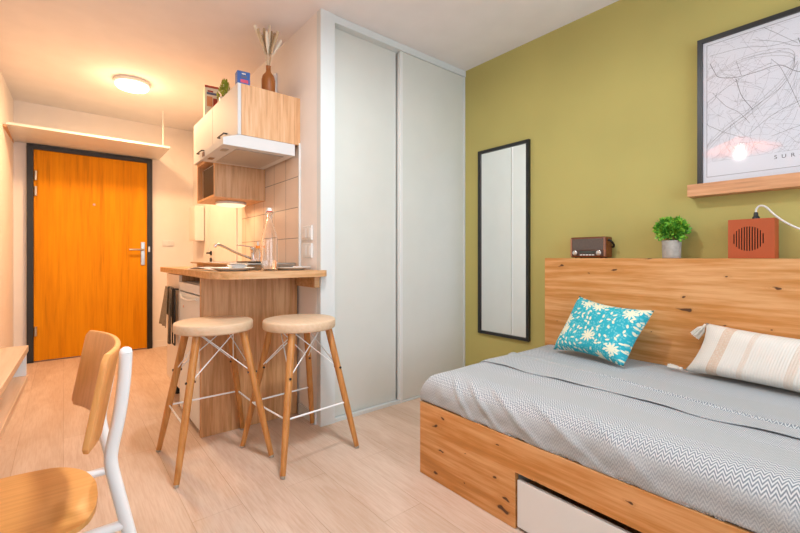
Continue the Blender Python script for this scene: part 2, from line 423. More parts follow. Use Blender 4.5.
# entry door
fr = MB()
fr.box((-.27, D-.045, 0), (-.222, D-.001, 2.098)).box((.717, D-.045, 0), (.765, D-.001, 2.098)).box((-.222, D-.045, 2.052), (.717, D-.001, 2.098))
d1 = struct('door_1', fr, M['black'])
B((-.220, D-.034, .012), (.715, D-.002, 2.05)).build('door_leaf', M['doorw'], d1)
for z in (.30, 1.65, 1.80):
    MB().lathe([(0, -.045), (.011, -.045), (.011, .045), (0, .045)], (-.205, D-.048, z+.0)).build('hinge', M['steel'], d1, smooth=40)
hp = B((.655, D-.046, .925), (.695, D-.034, 1.18), bev=.006).build('lock_plate', M['steel'], d1)
MB().tube([(.675, D-.046, 1.095), (.675, D-.085, 1.095), (.655, D-.092, 1.095), (.545, D-.092, 1.095)], .010, 10).build('door_handle', M['steel'], hp, smooth=50)
MB().lathe([(0, 0), (.012, 0), (.010, .006), (0, .006)], M=Matrix.Translation((.246, D-.034, 1.556)) @ Matrix.Rotation(PI/2, 4, 'X')).build('peephole', M['bronze'], d1, smooth=40)
B((.722, D-.055, 1.07), (.742, D-.045, 1.13), bev=.003).build('strike_plate', M['steel'], d1)
# bathroom door in the kitchen wall
fr = MB()
fr.box((K-.010, 3.70, 0), (K-.0005, 3.76, 2.09)).box((K-.010, 4.585, 0), (K-.0005, 4.645, 2.09)).box((K-.010, 3.76, 2.045), (K-.0005, 4.585, 2.09))
d2 = struct('door_2', fr, M['wall'])
B((K-.006, 3.763, .008), (K-.0005, 4.582, 2.042)).build('door_leaf', M['wall'], d2)
MB().lathe([(0, 0), (.024, 0), (.024, .01), (.010, .012), (.010, .045), (0, .045)], M=Matrix.Translation((K-.006, 4.50, 1.055)) @ Matrix.Rotation(-PI/2, 4, 'Y')).tube([(K-.048, 4.50, 1.055), (K-.052, 4.42, 1.055), (K-.052, 4.36, 1.055)], .010).build('door_handle', M['black'], d2, smooth=40)
MB().lathe([(0, 0), (.022, 0), (.022, .012), (0, .014)], M=Matrix.Translation((K-.006, 4.50, .985)) @ Matrix.Rotation(-PI/2, 4, 'Y')).build('door_lock', M['black'], d2, smooth=40)

# ---------------------------------------------------------------- closet with sliding doors
cl = thing('sliding_closet', ((K+G)/2, C+.03, 0), 'tall white built-in closet with two sliding doors between the kitchen corner and the green wall', 'closet')
cx0, cx1 = K+.0985, G-.0015
mid = 1.815
B((cx0, C+.004, 2.452), (cx1, C+.09, 2.4985)).build('top_rail', M['trimw'], cl)
m = MB().box((cx0, C+.004, .0005), (cx1, C+.09, .010)); m.box((cx0, C+.004, .010), (mid, C+.010, .022)).build('bottom_rail', M['trimw'], cl)
B((cx0+.001, C+.054, .013), (mid+.03, C+.078, 2.451)).build('door_panel', M['panelw'], cl)
dp = B((mid, C+.016, .013), (cx1-.016, C+.040, 2.451)).build('door_panel', M['panelw'], cl)
B((mid-.004, C+.012, .013), (mid+.020, C+.044, 2.450), bev=.003).build('stile', M['white'], dp)
B((cx1-.016, C+.010, .013), (cx1, C+.044, 2.450)).build('side_strip', M['trimw'], cl)
B((mid-.011, C+.050, .02), (mid-.005, C+.0535, 2.445)).build('stile', M['steel'], cl)

# ---------------------------------------------------------------- things on the entry side
sh = thing('wall_shelf', (.23, 4.97, 2.1), 'long white shelf hanging across the entry above the front door', 'shelf')
B((LX(4.65)+.025, 4.645, 2.106), (.83, D-.006, 2.126)).build('shelf_board', M['white'], sh)
MB().tube([(.785, 4.76, 2.126), (.785, 4.76, 2.4995)], .006).build('hanging_rod', M['white'], sh, smooth=40)
MB().box((LX(4.65)+.002, 4.66, 2.09), (LX(4.65)+.024, D-.008, 2.105)).build('wall_batten', M['koakd'], sh)

def ceiling_light(x, y, col, s, label, grp=None):
    t = thing('ceiling_light', (x, y, H), label, 'ceiling lamp', grp)
    MB().lathe([(0, 0), (.122, 0), (.129, -.012), (.129, -.030), (.121, -.034), (0, -.034)], (x, y, H-.0005), 40).build('light_base', M['white'], t, smooth=40)
    MB().lathe([(.117, -.0345), (.121, -.045), (.110, -.060), (.08, -.068), (0, -.071)], (x, y, H-.0005), 40).build('diffuser', emit('lit_diffuser', col, s), t, smooth=60)
ceiling_light(.45, 4.11, (1, .86, .62), 7, 'round lit ceiling lamp glowing warm near the front door')
ceiling_light(.80, 1.19, (1, .88, .74), 3, 'round ceiling lamp added out of view to light the room from above')  # made-up fixture housing the added room light
pl = thing('pendant_lamp', (.58, .83, 1.86), 'wide salmon pink pendant shade hanging from a cord in the living area', 'pendant lamp')
MB().lathe([(.035, .0), (.26, -.105), (.257, -.108), (.033, -.004)], (.58, .83, 2.0), 40).build('lamp_shade', plain('salmon_shade', '#f58a66', .8, Transmission_Weight=0), pl, smooth=60)
MB().lathe([(0, .05), (.02, .045), (.022, .0), (.022, -.04), (0, -.045)], (.58, .83, 2.0)).build('bulb_socket', M['white'], pl, smooth=40)
MB().tube([(.58, .83, 2.05), (.58, .83, H-.0005)], .003).build('cord', M['cordm'], pl)
MB().lathe([(0, -.075), (.022, -.065), (.034, -.035), (.028, -.01), (.014, .012), (0, .014)], (.58, .83, 1.942)).build('bulb', emit('lit_bulb', (1, .85, .7), 6), pl, smooth=60)

sw = thing('light_switch', (.926, D, 1.175), 'white double light switch on the wall right of the front door', 'light switch')
B((.868, D-.010, 1.140), (.984, D-.0005, 1.205), bev=.003).build('switch_plate', M['white'], sw)
for x in (.90, .952): B((x-.018, D-.014, 1.150), (x+.018, D-.0105, 1.195), bev=.002).build('rocker', M['white'], sw)
o = thing('meter_box', (K-.05, 4.87, 1.19), 'plain cream box mounted on the wall beyond the kitchen sink', 'electrical box')
B((K-.100, 4.76, 1.19), (K-.011, 5.02, 1.565), bev=.004).build('box_body', M['wall'], o)
B((K-.103, 4.78, 1.21), (K-.1005, 5.00, 1.545)).build('cover', M['wall'], o)
B((K-.0105, 4.78, 1.21), (K-.0005, 5.00, 1.545)).build('mounting_plate', M['wall'], o)

# wall sockets on the pillar
for i, z in enumerate((1.165, 1.055)):
    o = thing('wall_socket', (K, 2.345, z), ['white socket plate on the pillar beside the tiles, upper one of two', 'white socket plate on the pillar beside the tiles, lower one of two'][i], 'socket', 'sockets on the kitchen pillar')
    B((K-.012, 2.285, z-.045), (K-.0005, 2.405, z+.045), bev=.004).build('socket_plate', M['white'], o)
    for y in (2.318, 2.372): B((K-.016, y-.022, z-.03), (K-.0125, y+.022, z+.03), bev=.002).build('rocker', M['white'], o)

# ---------------------------------------------------------------- kitchen
# worktop
cz0, cz1 = .900, .937
r = .16; fx, fy = .585, 2.135
pts = [(fx, 3.66)]+[(p[0], p[1]) for p in arc(fx+r, fy+r, r, 180, 270, 10)]+[(p[0], p[1]) for p in arc(1.177, fy+.035, .035, 270, 360, 4)]+[(1.212, C-.002), (K-.002, C-.002), (K-.002, 2.4545), (K-.0125, 2.4545), (K-.0125, 3.66)]
ct = tag(MB().prism(pts, cz0, cz1, bev=.002).build('worktop', M['top']), 'oak-look kitchen worktop with a rounded bar corner above the stools', 'worktop')
o = tag(B((.594, 2.478, .001), (K-.013, 2.500, cz0-.001)).build('end_panel', M['koak']), 'tall oak-look panel holding up the breakfast bar behind the stools', 'panel')
tag(B((K-.034, 2.20, .832), (K-.0005, 2.450, cz0-.001), bev=.002).build('support_batten', M['top']), 'short wooden batten under the right end of the breakfast bar', 'support')
# fridge
fg = thing('fridge', (.89, 2.77, 0), 'low white under-counter fridge next to the oak end panel', 'fridge')
B((.635, 2.512, .030), (K-.03, 3.025, .852), bev=.004).build('body', M['white'], fg)
fd = B((.594, 2.512, .030), (.632, 3.025, .790), bev=.008).build('door', M['white'], fg)
B((.594, 2.512, .797), (.632, 3.025, .852), bev=.006).build('control_panel', M['white'], fg)
MB().tube(bez([(.592, 2.56, .770), (.578, 2.66, .758), (.576, 2.77, .754), (.578, 2.88, .758), (.592, 2.98, .770)], 6), .007).build('door_handle', M['white'], fd, smooth=50)
MB().lathe([(0, 0), (.008, .001), (.008, .002), (0, .003)], M=Matrix.Translation((.5938, 2.90, .70)) @ Matrix.Rotation(-PI/2, 4, 'Y')).build('round_sticker', M['orange'], fd)
for x, y in ((.68, 2.56), (.68, 2.98), (1.1, 2.56), (1.1, 2.98)): MB().lathe([(0, 0), (.018, 0), (.018, .03), (0, .03)], (x, y, .0005)).build('foot', M['black'], fg)
# base cabinet
bc = thing('base_cabinet', (.9, 3.24, 0), 'cream base cabinet under the sink end of the worktop with towels on its door', 'cabinet')
B((.614, 3.032, .141), (K-.03, 3.450, cz0-.002)).build('body', M['koakd'], bc)
bd = B((.594, 3.034, .141), (.612, 3.448, cz0-.006), bev=.002).build('door', plain('peach_front', '#ecdccb', .4), bc)
for x, y in ((.66, 3.08), (.66, 3.41), (1.1, 3.08), (1.1, 3.41)): MB().tube([(x, y, .0005), (x, y, .141)], .018, 12).build('leg', M['black'], bc)
tr = thing('towel_rack', (.57, 3.15, .43), 'black over-door towel rack on the cream base cabinet', 'towel rack')
MB().tube(bez([(.5935, 3.045, .800), (.568, 3.045, .803), (.560, 3.06, .803), (.560, 3.255, .803), (.568, 3.27, .803), (.5935, 3.27, .80)], 6), .005).build('rail', M['black'], tr, smooth=50)
for y in (3.050, 3.128): MB().tube([(.572, y, .800), (.572, y, .43)], .005).build('upright', M['black'], tr, smooth=50)
MB().tube([(.572, 3.050, .43), (.572, 3.128, .43)], .005).build('cross_bar', M['black'], tr, smooth=50)
def towel(name, y0, y1, b0, b1, z0, mat, label, lean):
    def fn(u, v):   # u along the rail, v from the back hem over the rail to the front hem
        L = .809-z0; s = (v-.5)*2; q = abs(s)*L; drop = max(0, q-.014); t = drop/L
        sd = -1 if s > 0 else 1
        x = .560+sd*.0085*min(1, q/.014)
        yy = (y0+(y1-y0)*u)*(1-t)+(b0+(b1-b0)*u)*t
        if sd < 0: x -= lean*t+.007*math.sin(u*PI*5+1)*t
        else: x += .003*t; drop *= .75
        return Vector((x, yy, .812-drop))
    return tag(MB().grid(fn, 20, 40).build(name, mat, smooth=80, solid=.002), label, 'towel')
towel('towel', 3.165, 3.250, 3.135, 3.44, .52, M['towel'], 'grey beige towel flaring out over the black rack on the cabinet', .012)
towel('towel', 3.062, 3.118, 3.062, 3.120, .42, plain('dark_striped_towel', '#6a5c4c', .95, var=.3, vs=50, bump=.4), 'dark narrow cloth hanging lower on the black rack beside the lighter towel', .004)

# sink unit
sk = thing('kitchen_sink', (.95, 3.0, cz1), 'raised stainless steel sink top along the tiled kitchen wall', 'sink')
B((.80, 2.53, cz1+.0005), (K-.013, 3.46, cz1+.030), bev=.004).build('plinth', plain('tan_plinth', '#c9a57c', .5), sk)
m = MB().box((.76, 2.50, cz1+.0305), (K-.013, 2.94, cz1+.040), bev=.003).box((.76, 3.38, cz1+.0305), (K-.013, 3.48, cz1+.040), bev=.003).box((.76, 2.94, cz1+.0305), (.80, 3.38, cz1+.040)).box((1.10, 2.94, cz1+.0305), (K-.013, 3.38, cz1+.040))
m.build('steel_top', M['steel'], sk)
for cy in (2.62, 2.83):
    MB().lathe([(0, .0), (.075, .0), (.075, .008), (0, .010)], (.98, cy, cz1+.0405)).build('hot_plate', M['black'], sk, smooth=40)
fa = thing('kitchen_faucet', (1.135, 3.17, cz1+.04), 'chrome mixer tap with a long low spout over the sink', 'faucet')
fz = cz1+.041
MB().lathe([(0, 0), (.024, 0), (.024, .012), (.019, .018), (.019, .085), (.022, .090), (.022, .110), (.012, .118), (0, .118)], (1.135, 3.17, fz)).build('tap_body', M['chrome'], fa, smooth=40)
MB().tube(bez([(1.125, 3.17, fz+.025), (1.02, 3.165, fz+.062), (.93, 3.16, fz+.105), (.885, 3.157, fz+.124), (.862, 3.156, fz+.128), (.850, 3.155, fz+.110)], 8), .010).build('spout', M['chrome'], fa, smooth=50)
MB().tube([(1.135, 3.17, fz+.112), (1.08, 3.19, fz+.122), (1.02, 3.21, fz+.130)], [.006, .005, .004]).build('lever', M['chrome'], fa, smooth=50)

# soap bottle
sb = thing('soap_bottle', (1.12, 3.03, cz1+.041), 'clear dish soap bottle with an orange collar beside the tap', 'bottle')
z = cz1+.041
MB().lathe([(0, 0), (.022, 0), (.024, .01), (.024, .07), (.012, .092), (.010, .10), (0, .10)], (1.12, 3.03, z)).build('bottle_body', M['glass'], sb, smooth=50)
MB().lathe([(0, .1005), (.015, .1005), (.016, .118), (.014, .122), (0, .122)], (1.12, 3.03, z)).build('cap', M['orange'], sb, smooth=40)
MB().lathe([(0, .1225), (.008, .1225), (.006, .15), (0, .152)], (1.12, 3.03, z)).build('nozzle', M['white'], sb, smooth=40)

# swing top bottle
bx, by = .893, 2.240
wb = thing('glass_bottle', (bx, by, cz1), 'tall clear swing-top glass bottle of water on the breakfast bar', 'bottle')
z = cz1+.0005
prof = [(0, .006), (.030, .004), (.038, 0), (.043, .006), (.0445, .03), (.0445, .165), (.042, .190), (.030, .235), (.0185, .270), (.0145, .290), (.0145, .315), (.0165, .318), (.0165, .328), (.0135, .330)]
MB().lathe(prof+[(p[0]-.003, p[1]+.004) for p in prof[:0:-1] if p[0] > .012 and p[1] < .33][1:]+[(0, .010)], (bx, by, z), 36).build('bottle_body', M['glass'], wb, smooth=60)
MB().lathe([(0, .0115), (.036, .0115), (.0405, .016), (.0405, .058), (0, .058)], (bx, by, z), 36).build('water', M['water'], wb, smooth=60)
MB().lathe([(0, .3305), (.014, .3305), (.014, .340), (.010, .352), (0, .354)], (bx, by, z)).build('stopper', M['porcelain'], wb, smooth=40)
MB().lathe([(.0142, .3290), (.0160, .3305), (.0160, .3335), (.0142, .335)], (bx, by, z)).build('seal', M['redp'], wb, smooth=40)
MB().tube([(bx-.018, by, z+.30), (bx-.022, by-.004, z+.325), (bx-.015, by, z+.352), (bx+.015, by, z+.352), (bx+.022, by-.004, z+.325), (bx+.018, by, z+.30)], .0015, 6).build('wire_clip', M['steel'], wb)

# place settings: plates, bowls, cutlery, napkins, glasses
def plate_mb(c, R):
    return MB().lathe([(0, .0), (R*.60, 0), (R*.66, .003), (R*.93, .014), (R, .017), (R, .019), (R*.93, .0175), (R*.64, .007), (0, .005)], c, 40)
PG = 'place settings on the breakfast bar'
for i, (x, y, lab) in enumerate(((.735, 2.375, 'white dinner plate on the breakfast bar left of the tall bottle'), (1.055, 2.315, 'white dinner plate on the breakfast bar near the pillar'))):
    c = (x, y, cz1+.0005)
    tag(plate_mb(c, .118).build('dinner_plate', M['porcelain'], smooth=50), lab, 'plate', 'dinner plates on the bar')
    tag(MB().lathe([(0, 0), (.025, 0), (.045, .012), (.058, .026), (.056, .027), (.043, .015), (0, .004)], (x+.03*(1-2*i), y+.01, cz1+.0085), 32).build('small_bowl', M['chrome'] if i == 0 else plain('brown_bowl', '#8d7765', .35), smooth=50), ['shiny small bowl on the left plate of the bar', 'brown small bowl on the right plate of the bar'][i], 'bowl', 'small bowls on the plates')
def cutlery(x, y, rz, kind, lab):
    Mx = Matrix.Translation((x, y, cz1+.0012)) @ Matrix.Rotation(rz, 4, 'Z')
    m = MB()
    m.box((-.004, -.09, 0), (.004, .03, .002), M=Mx)
    if kind == 'fork':
        m.box((-.010, .03, 0), (.010, .055, .002), M=Mx)
        for k in range(4): m.box((-.010+k*.0058, .055, 0), (-.0075+k*.0058, .095, .002), M=Mx)
    elif kind == 'knife': m.prism([(-.008, .03), (.006, .03), (.006, .10), (-.002, .115), (-.008, .10)], 0, .0015, M=Mx)
    else: m.lathe([(0, .0), (.012, .001), (.018, .006), (.017, .006), (0, .002)], (0, .055, 0), 20, M=Mx @ Matrix.Diagonal((1, 1.6, 1, 1)))
    return tag(m.build(kind, M['steel'], smooth=30), lab, kind, 'cutlery on the bar')
cutlery(.622, 2.42, .1, 'fork', 'steel fork on the bar left of the left plate')
cutlery(.868, 2.395, -.05, 'knife', 'steel knife on the bar behind the tall bottle')
cutlery(.915, 2.37, .0, 'fork', 'steel fork on the bar between the tall bottle and the right plate')
def napkin(x, y, rz, lab):
    def fn(u, v): return Vector(((u-.5)*.09, (v-.5)*.20, .004+.012*abs(math.sin(u*PI*1.5+v*2))*math.sin(v*PI)))
    m = MB().grid(fn, 16, 16); bmesh.ops.transform(m.bm, matrix=Matrix.Translation((x, y, cz1+.001)) @ Matrix.Rotation(rz, 4, 'Z'), verts=m.bm.verts)
    return tag(m.build('napkin', plain('linen', '#e9dfd2', .9, var=.1, vs=120), smooth=80, solid=.002), lab, 'napkin')
napkin(.655, 2.62, .5, 'crumpled white napkin at the left edge of the bar')

# wall cabinet
ux, uy0, uy1, uz0, uz1 = .79, 2.46, 3.51, 1.738, 2.040
uc = thing('wall_cabinet', (1.0, 3.0, uz0), 'oak-sided wall cabinet with two white doors above the cooker hood', 'wall cabinet')
m = MB().box((ux+.021, uy0, uz0), (K-.0005, uy1, uz1)); m.build('body', M['koakd'], uc)
for a, b in ((uy0, 2.983), (2.987, uy1)):
    dd = B((ux, a, uz0), (ux+.0195, b, uz1), bev=.0015).build('door', M['cabw'], uc)
    c = (a+b)/2
    MB().tube([(ux-.0005, c-.064, uz0+.045), (ux-.022, c-.064, uz0+.045), (ux-.022, c+.064, uz0+.045), (ux-.0005, c+.064, uz0+.045)], .005, 8).build('door_handle', M['black'], dd)
# hood
hd = thing('range_hood', (.93, 2.8, 1.66), 'slim white cooker hood below the wall cabinet', 'cooker hood')
hp_ = [(.708, 1.664), (1.150, 1.664), (1.150, 1.7370), (ux+.01, 1.7370), (.708, 1.706)]
MB().prism(hp_, 2.462, 2.995, axis='y', bev=.002).build('hood_body', M['cabw'], hd)
B((.80, 2.52, 1.6605), (1.10, 2.94, 1.6635)).build('filter_grille', (lambda t: (t.l(t.ramp(t.math('MULTIPLY_ADD', t.math('SINE', t.math('MULTIPLY', (lambda s: (t.l(t.n('TexCoord').outputs['Object'], s.inputs[0]), s.outputs[1])[1])(t.n('SeparateXYZ')), 700.0)), .5, .5), [(0, hx('#8a8682')), (1, hx('#d8d4cf'))]), t.b.inputs['Base Color']), t.set(Roughness=.4, Metallic=.5), t.m)[-1])(NT('hood_grille')), hd)
B((.735, 2.56, 1.661), (.770, 2.62, 1.6635)).build('hood_lamp', M['steel'], hd)
B((.735, 2.84, 1.661), (.765, 2.90, 1.6635)).build('switch', plain('bronze_switch', '#9a7a58', .5), hd)
B((.7035, 2.86, 1.672), (.7075, 2.90, 1.700)).build('maker_badge', M['radiow'], hd)
# open cabinet with microwave
oy0, oy1, oz0, oz1 = 3.033, 3.51, 1.437, 1.7365
oc = thing('open_wall_cabinet', (1.0, 3.27, oz0), 'open oak box cabinet holding the microwave above the sink', 'wall cabinet')
m = MB().box((.815, oy0, oz0), (K-.009, oy0+.018, oz1)).box((.815, oy1-.018, oz0), (K-.009, oy1, oz1)).box((.815, oy0+.018, oz0), (K-.009, oy1-.018, oz0+.018)).box((.815, oy0+.018, oz1-.018), (K-.009, oy1-.018, oz1))
m.build('carcass', M['koakd'], oc)
B((K-.0155, oy0+.018, oz0+.018), (K-.0095, oy1-.018, oz1-.018)).build('back_panel', M['koakd'], oc)
mw = thing('microwave', (.98, 3.27, oz0+.018), 'white microwave with a dark door inside the open oak cabinet', 'microwave')
z0 = oz0+.019
B((.848, oy0+.022, z0), (K-.02, oy1-.06, z0+.235), bev=.004).build('casing', M['white'], mw)
B((.836, oy0+.03, z0+.012), (.8475, oy1-.10, z0+.222), bev=.003).build('door', M['black'], mw)
B((.838, oy1-.098, z0+.012), (.8475, oy1-.066, z0+.222)).build('control_panel', M['steel'], mw)
ul = thing('puck_light', (1.0, 3.27, 1.40), 'round white lamp fixed under the open oak cabinet', 'lamp')
MB().lathe([(0, 0), (.105, 0), (.112, -.006), (.112, -.020), (0, -.020)], (1.0, 3.27, oz0-.0005), 36).build('lamp_body', M['white'], ul, smooth=40)
MB().lathe([(.104, -.0205), (.098, -.028), (.06, -.034), (0, -.036)], (1.0, 3.27, oz0-.0005), 36).build('diffuser', emit('puck_glow', (1, .80, .55), .9), ul, smooth=60)

# on top of the wall cabinet
def boxthing(name, c, w, d, h, mat, label, cat, prints, rz=0):
    o = thing(name, (c[0], c[1], uz1), label, cat); z = uz1+.001
    B((c[0]-w/2, c[1]-d/2, z), (c[0]+w/2, c[1]+d/2, z+h), bev=.0015).build('carton', mat, o)
    for (a, b, e, f, mt, nm) in prints:
        B((c[0]-w/2+a*w, c[1]-d/2-.0012, z+e*h), (c[0]-w/2+b*w, c[1]-d/2-.0002, z+f*h)).build(nm, mt, o)
    o.rotation_euler.z = rz; return o
boxthing('food_box', (.850, 3.25), .095, .07, .235, M['carton'], 'tall cream cereal box with red print, farthest item on the wall cabinet', 'box', [(0, 1, .93, 1.0, M['redc'], 'top_band'), (.15, .85, .72, .79, M['navy'], 'printed_band'), (.2, .6, .80, .85, M['redc'], 'printed_title'), (.15, .55, .35, .66, M['orp'], 'printed_picture'), (.6, .9, .30, .62, M['redc'], 'printed_picture')], -.12)
boxthing('food_box', (.865, 2.60),   .076, .06, .122, M['blue'], 'small blue carton with pink print on the near corner of the wall cabinet', 'box', [(.25, .85, .42, .58, M['pink'], 'printed_logo'), (.3, .75, .66, .78, M['navy'], 'printed_band'), (.35, .65, .84, .90, M['carton'], 'printed_text')], -.1)
def leaf_ball(m, c, R, n, ls, flat=.9, zmin=-1, up=.2):
    for i in range(n):
        d = Vector((random.gauss(0, 1), random.gauss(0, 1), random.gauss(0, 1)+up)).normalized()
        if d.z < zmin: continue
        p = Vector(c)+Vector((d.x, d.y, d.z*flat))*R*random.uniform(.55, 1.0)
        ax = (d+Vector((random.uniform(-.8, .8), random.uniform(-.8, .8), random.uniform(-.3, .8)))).normalized()
        sd = ax.orthogonal().normalized(); sd = Matrix.Rotation(random.uniform(0, 6.28), 3, ax) @ sd
        nr = ax.cross(sd); L = ls*random.uniform(.7, 1.2); w = L*.38
        vs = [m.bm.verts.new(p+q) for q in (Vector(), ax*L*.35+sd*w+nr*L*.08, ax*L*.8+sd*w*.75, ax*L, ax*L*.8-sd*w*.75, ax*L*.35-sd*w+nr*L*.08)]
        m.bm.faces.new(vs)
        m.tube([Vector(c)+(p-Vector(c))*.3, p], .0006, 3, caps=False)
    return m
pp = thing('potted_plant', (.855, 2.93, uz1), 'small olive green plant between the two cartons on the wall cabinet', 'plant')
MB().lathe([(0, 0), (.028, 0), (.036, .06), (.033, .06), (0, .05)], (.855, 2.93, uz1+.001)).build('pot', M['white'], pp, smooth=40)
m = MB()
for i in range(170):
    a = random.uniform(0, 6.28); h = random.uniform(.0, .19); rr = .062*(1-h/.21)
    p = Vector((.855+rr*math.cos(a)*.8, 2.93+rr*math.sin(a)*1.0, uz1+.052+h*.6)); q = p+Vector((math.cos(a)*.012, math.sin(a)*.016, .028))
    sd = Vector((-math.sin(a), math.cos(a), 0))*.007
    vs = [m.bm.verts.new(x) for x in (p, p+sd+(q-p)*.5, q, p-sd+(q-p)*.5)]; m.bm.faces.new(vs)
m.build('leaves', M['leafd'], pp)
vx, vy = 1.01, 2.55
dv = thing('bottle_vase', (vx, vy, uz1), 'amber brown bottle vase standing on the right of the wall cabinet', 'vase')
MB().lathe([(0, 0), (.034, 0), (.041, .006), (.042, .10), (.036, .125), (.018, .148), (.0145, .160), (.0145, .188), (.016, .190), (.012, .190), (.010, .16), (0, .15)], (vx, vy, uz1+.001), 32).build('vase_body', M['terra'], dv, smooth=50)
for k in range(16):
    a = 2*PI*k/16+random.uniform(-.2, .2); sp = (.028, .070, .048, .078)[k % 4]+random.uniform(-.006, .006); h = random.uniform(.20, .285)
    z = uz1+.155
    p0 = Vector((vx+.004*math.cos(a), vy+.004*math.sin(a), z)); p2 = Vector((vx+sp*math.cos(a)*1.1, vy+sp*math.sin(a), z+h)); p1 = (p0+p2)/2+Vector((-sp*.15*math.cos(a), -sp*.15*math.sin(a), .01))
    m = MB(); pa = bez([p0, p1, p2], 6); n = len(pa)
    m.tube(pa, [.0012 if i/n < .42 else .0012+.0088*math.sin(min(1, (i/n-.42)/.58)*PI*.93)**.8 for i in range(n)], 7)
    for j in range(60):
        t = random.uniform(.42, 1); q = pa[int(t*(n-1))]; dr = Vector((random.uniform(-1, 1), random.uniform(-1, 1), 1.8)).normalized()
        m.tube([q, q+dr*.024], [.0013, .0004], 3, caps=False)
    tag(m.build('dried_grass', plain('dried_stem', ['#e2d0b4', '#cdb592', '#b79a74', '#efe4d0'][k % 4], .9)), 'dried beige grass stem standing in the amber bottle vase', 'dried grass', 'dried grasses in the bottle vase')
o = tag(B((K-.022, 2.83, 2.18), (K-.0005, 2.89, 2.33), bev=.003).build('junction_box', M['white']), 'thin white box on the wall behind the bottle vase', 'electrical box')

# ---------------------------------------------------------------- bar stools
def make_stool():
    st = thing('bar_stool', (0, 0, 0), '', 'bar stool')
    R = .188
    MB().lathe([(0, 0), (R-.008, 0), (R-.002, .003), (R, .008), (R, .039), (R-.003, .0455), (R-.010, .048), (0, .0485)], (0, 0, .640), 56).build('seat', M['stoolseat'], st, smooth=50)
    MB().lathe([(0, 0), (.10, 0), (.10, .008), (0, .008)], (0, 0, .6315), 24).build('seat_plate', M['black'], st)
    top, bot = .108, .217
    def legp(sx, sy, z):
        t = 1-z/.638; return Vector((sx*(top+(bot-top)*t), sy*(top+(bot-top)*t), z))
    corners = [(-1, -1), (1, -1), (1, 1), (-1, 1)]
    for sx, sy in corners:
        lg = MB().tube([legp(sx, sy, .012), legp(sx, sy, .2), legp(sx, sy, .6395)], [.0125, .0165, .0185], 16).build('leg', M['legw'], st, smooth=40)
        MB().tube([legp(sx, sy, .0005), legp(sx, sy, .0118)], .0115, 12).build('foot_cap', M['steel'], lg)
        # bolt where the wire brace meets the leg
        b = legp(sx, sy, .43); MB().tube([b+Vector((-sx*.022, -sy*.004, 0)), b+Vector((sx*.022, sy*.004, 0))], .006, 8).build('bolt', M['black'], lg)
    for i in range(4):
        a, b = corners[i], corners[(i+1) % 4]
        for p, q in ((a, b), (b, a)):
            lo = legp(*p, .43); hi = Vector((q[0]*.075, q[1]*.075, .630))
            off = Vector(((a[0]+b[0])/2, (a[1]+b[1])/2, 0))*.004*(1 if p == a else -1)
            MB().tube([lo+off, hi+off], .0028, 6).build('wire_brace', M['wire'], st)
    zz = .245
    foot = [(1, -1), (1, 1), (-1, 1), (-1, -1)]
    pts = [legp(x, y, zz)*1 for x, y in foot]
    MB().tube(pts, .0048, 8).build('footrest', M['wire'], st)
    return st
s1 = make_stool(); s1.location = (.60, 2.235, 0)
s1['label'] = 'round bar stool with pale seat, on the left, nearest the front door'; s1['group'] = 'bar stools'
s2 = copy_tree(s1); s2.location = (.972, 2.024, 0); s2.rotation_euler.z = PI/2+.09
s2['label'] = 'round bar stool with pale seat, on the right, nearest the white closet'

# ---------------------------------------------------------------- desk on the left wall
def DL(x, y): return (LX(y)+x, y)
dk = thing('wall_desk', (-.3, .8, .645), 'pale wood two-tier desk fixed along the left wall in front of the chair', 'desk')
def dprism(x0, x1, y0, y1): return [(LX(y0)+x0, y0), (LX(y0)+x1, y0), (LX(y1)+x1, y1), (LX(y1)+x0, y1)]
MB().prism(dprism(.014, .402, -.3, 1.662), .731, .750, bev=.0015).build('desk_top', M['desk'], dk)
MB().prism(dprism(.014, .402, -.3, 1.662), .645, .663, bev=.0015).build('lower_board', M['desk'], dk)
MB().prism(dprism(.001, .398, 1.640, 1.658), .6635, .7305).build('side_panel', M['white'], dk)
MB().prism(dprism(.001, .398, -.298, -.28), .6635, .7305).build('side_panel', M['white'], dk)
MB().prism(dprism(.0005, .0135, -.3, 1.662), .645, .750).build('back_rail', M['white'], dk)

# ---------------------------------------------------------------- chair
ch = thing('desk_chair', (-.1, 1.285, 0), 'plywood chair with white tube frame tucked under the left desk', 'chair')
yc, y_n, y_f = 1.281, 1.118, 1.430
# seat outline (plan)
out = [(.065, 1.235), (.063, 1.315), (.040, 1.395), (-.006, 1.452), (-.06, 1.470), (-.14, 1.476), (-.30, 1.470), (-.345, 1.455), (-.365, 1.42), (-.365, 1.15), (-.345, 1.115), (-.30, 1.098), (-.14, 1.090), (-.03, 1.094), (.028, 1.112), (.055, 1.165)]
oc_ = [Vector((p[0], p[1], 0)) for p in out]; oc_.append(oc_[0])
sm = bez(oc_, 5)[:-1]
MB().prism([(p.x, p.y) for p in sm], .428, .441, bev=.003).build('seat', M['seatw'], ch, smooth=40)
def bend(y):   # plan curve of the backrest, forward is -x
    t = abs(y-yc)/.203; return -(.044+.03*(y-yc))*t**2.3
def back_fn(th):
    def fn(u, v):
        z = .60+.205*v; e = min(v, 1-v)/.10
        half = .203-(.012*(1-math.sqrt(max(0, 1-(1-min(1, e))**2))) if e < 1 else 0)
        y = yc+(u*2-1)*half
        return Vector((.064+.037*v+bend(y)+th, y, z))
    return fn
MB().grid(back_fn(0), 36, 16).build('backrest', M['birch'], ch, solid=.012, bake=.003)
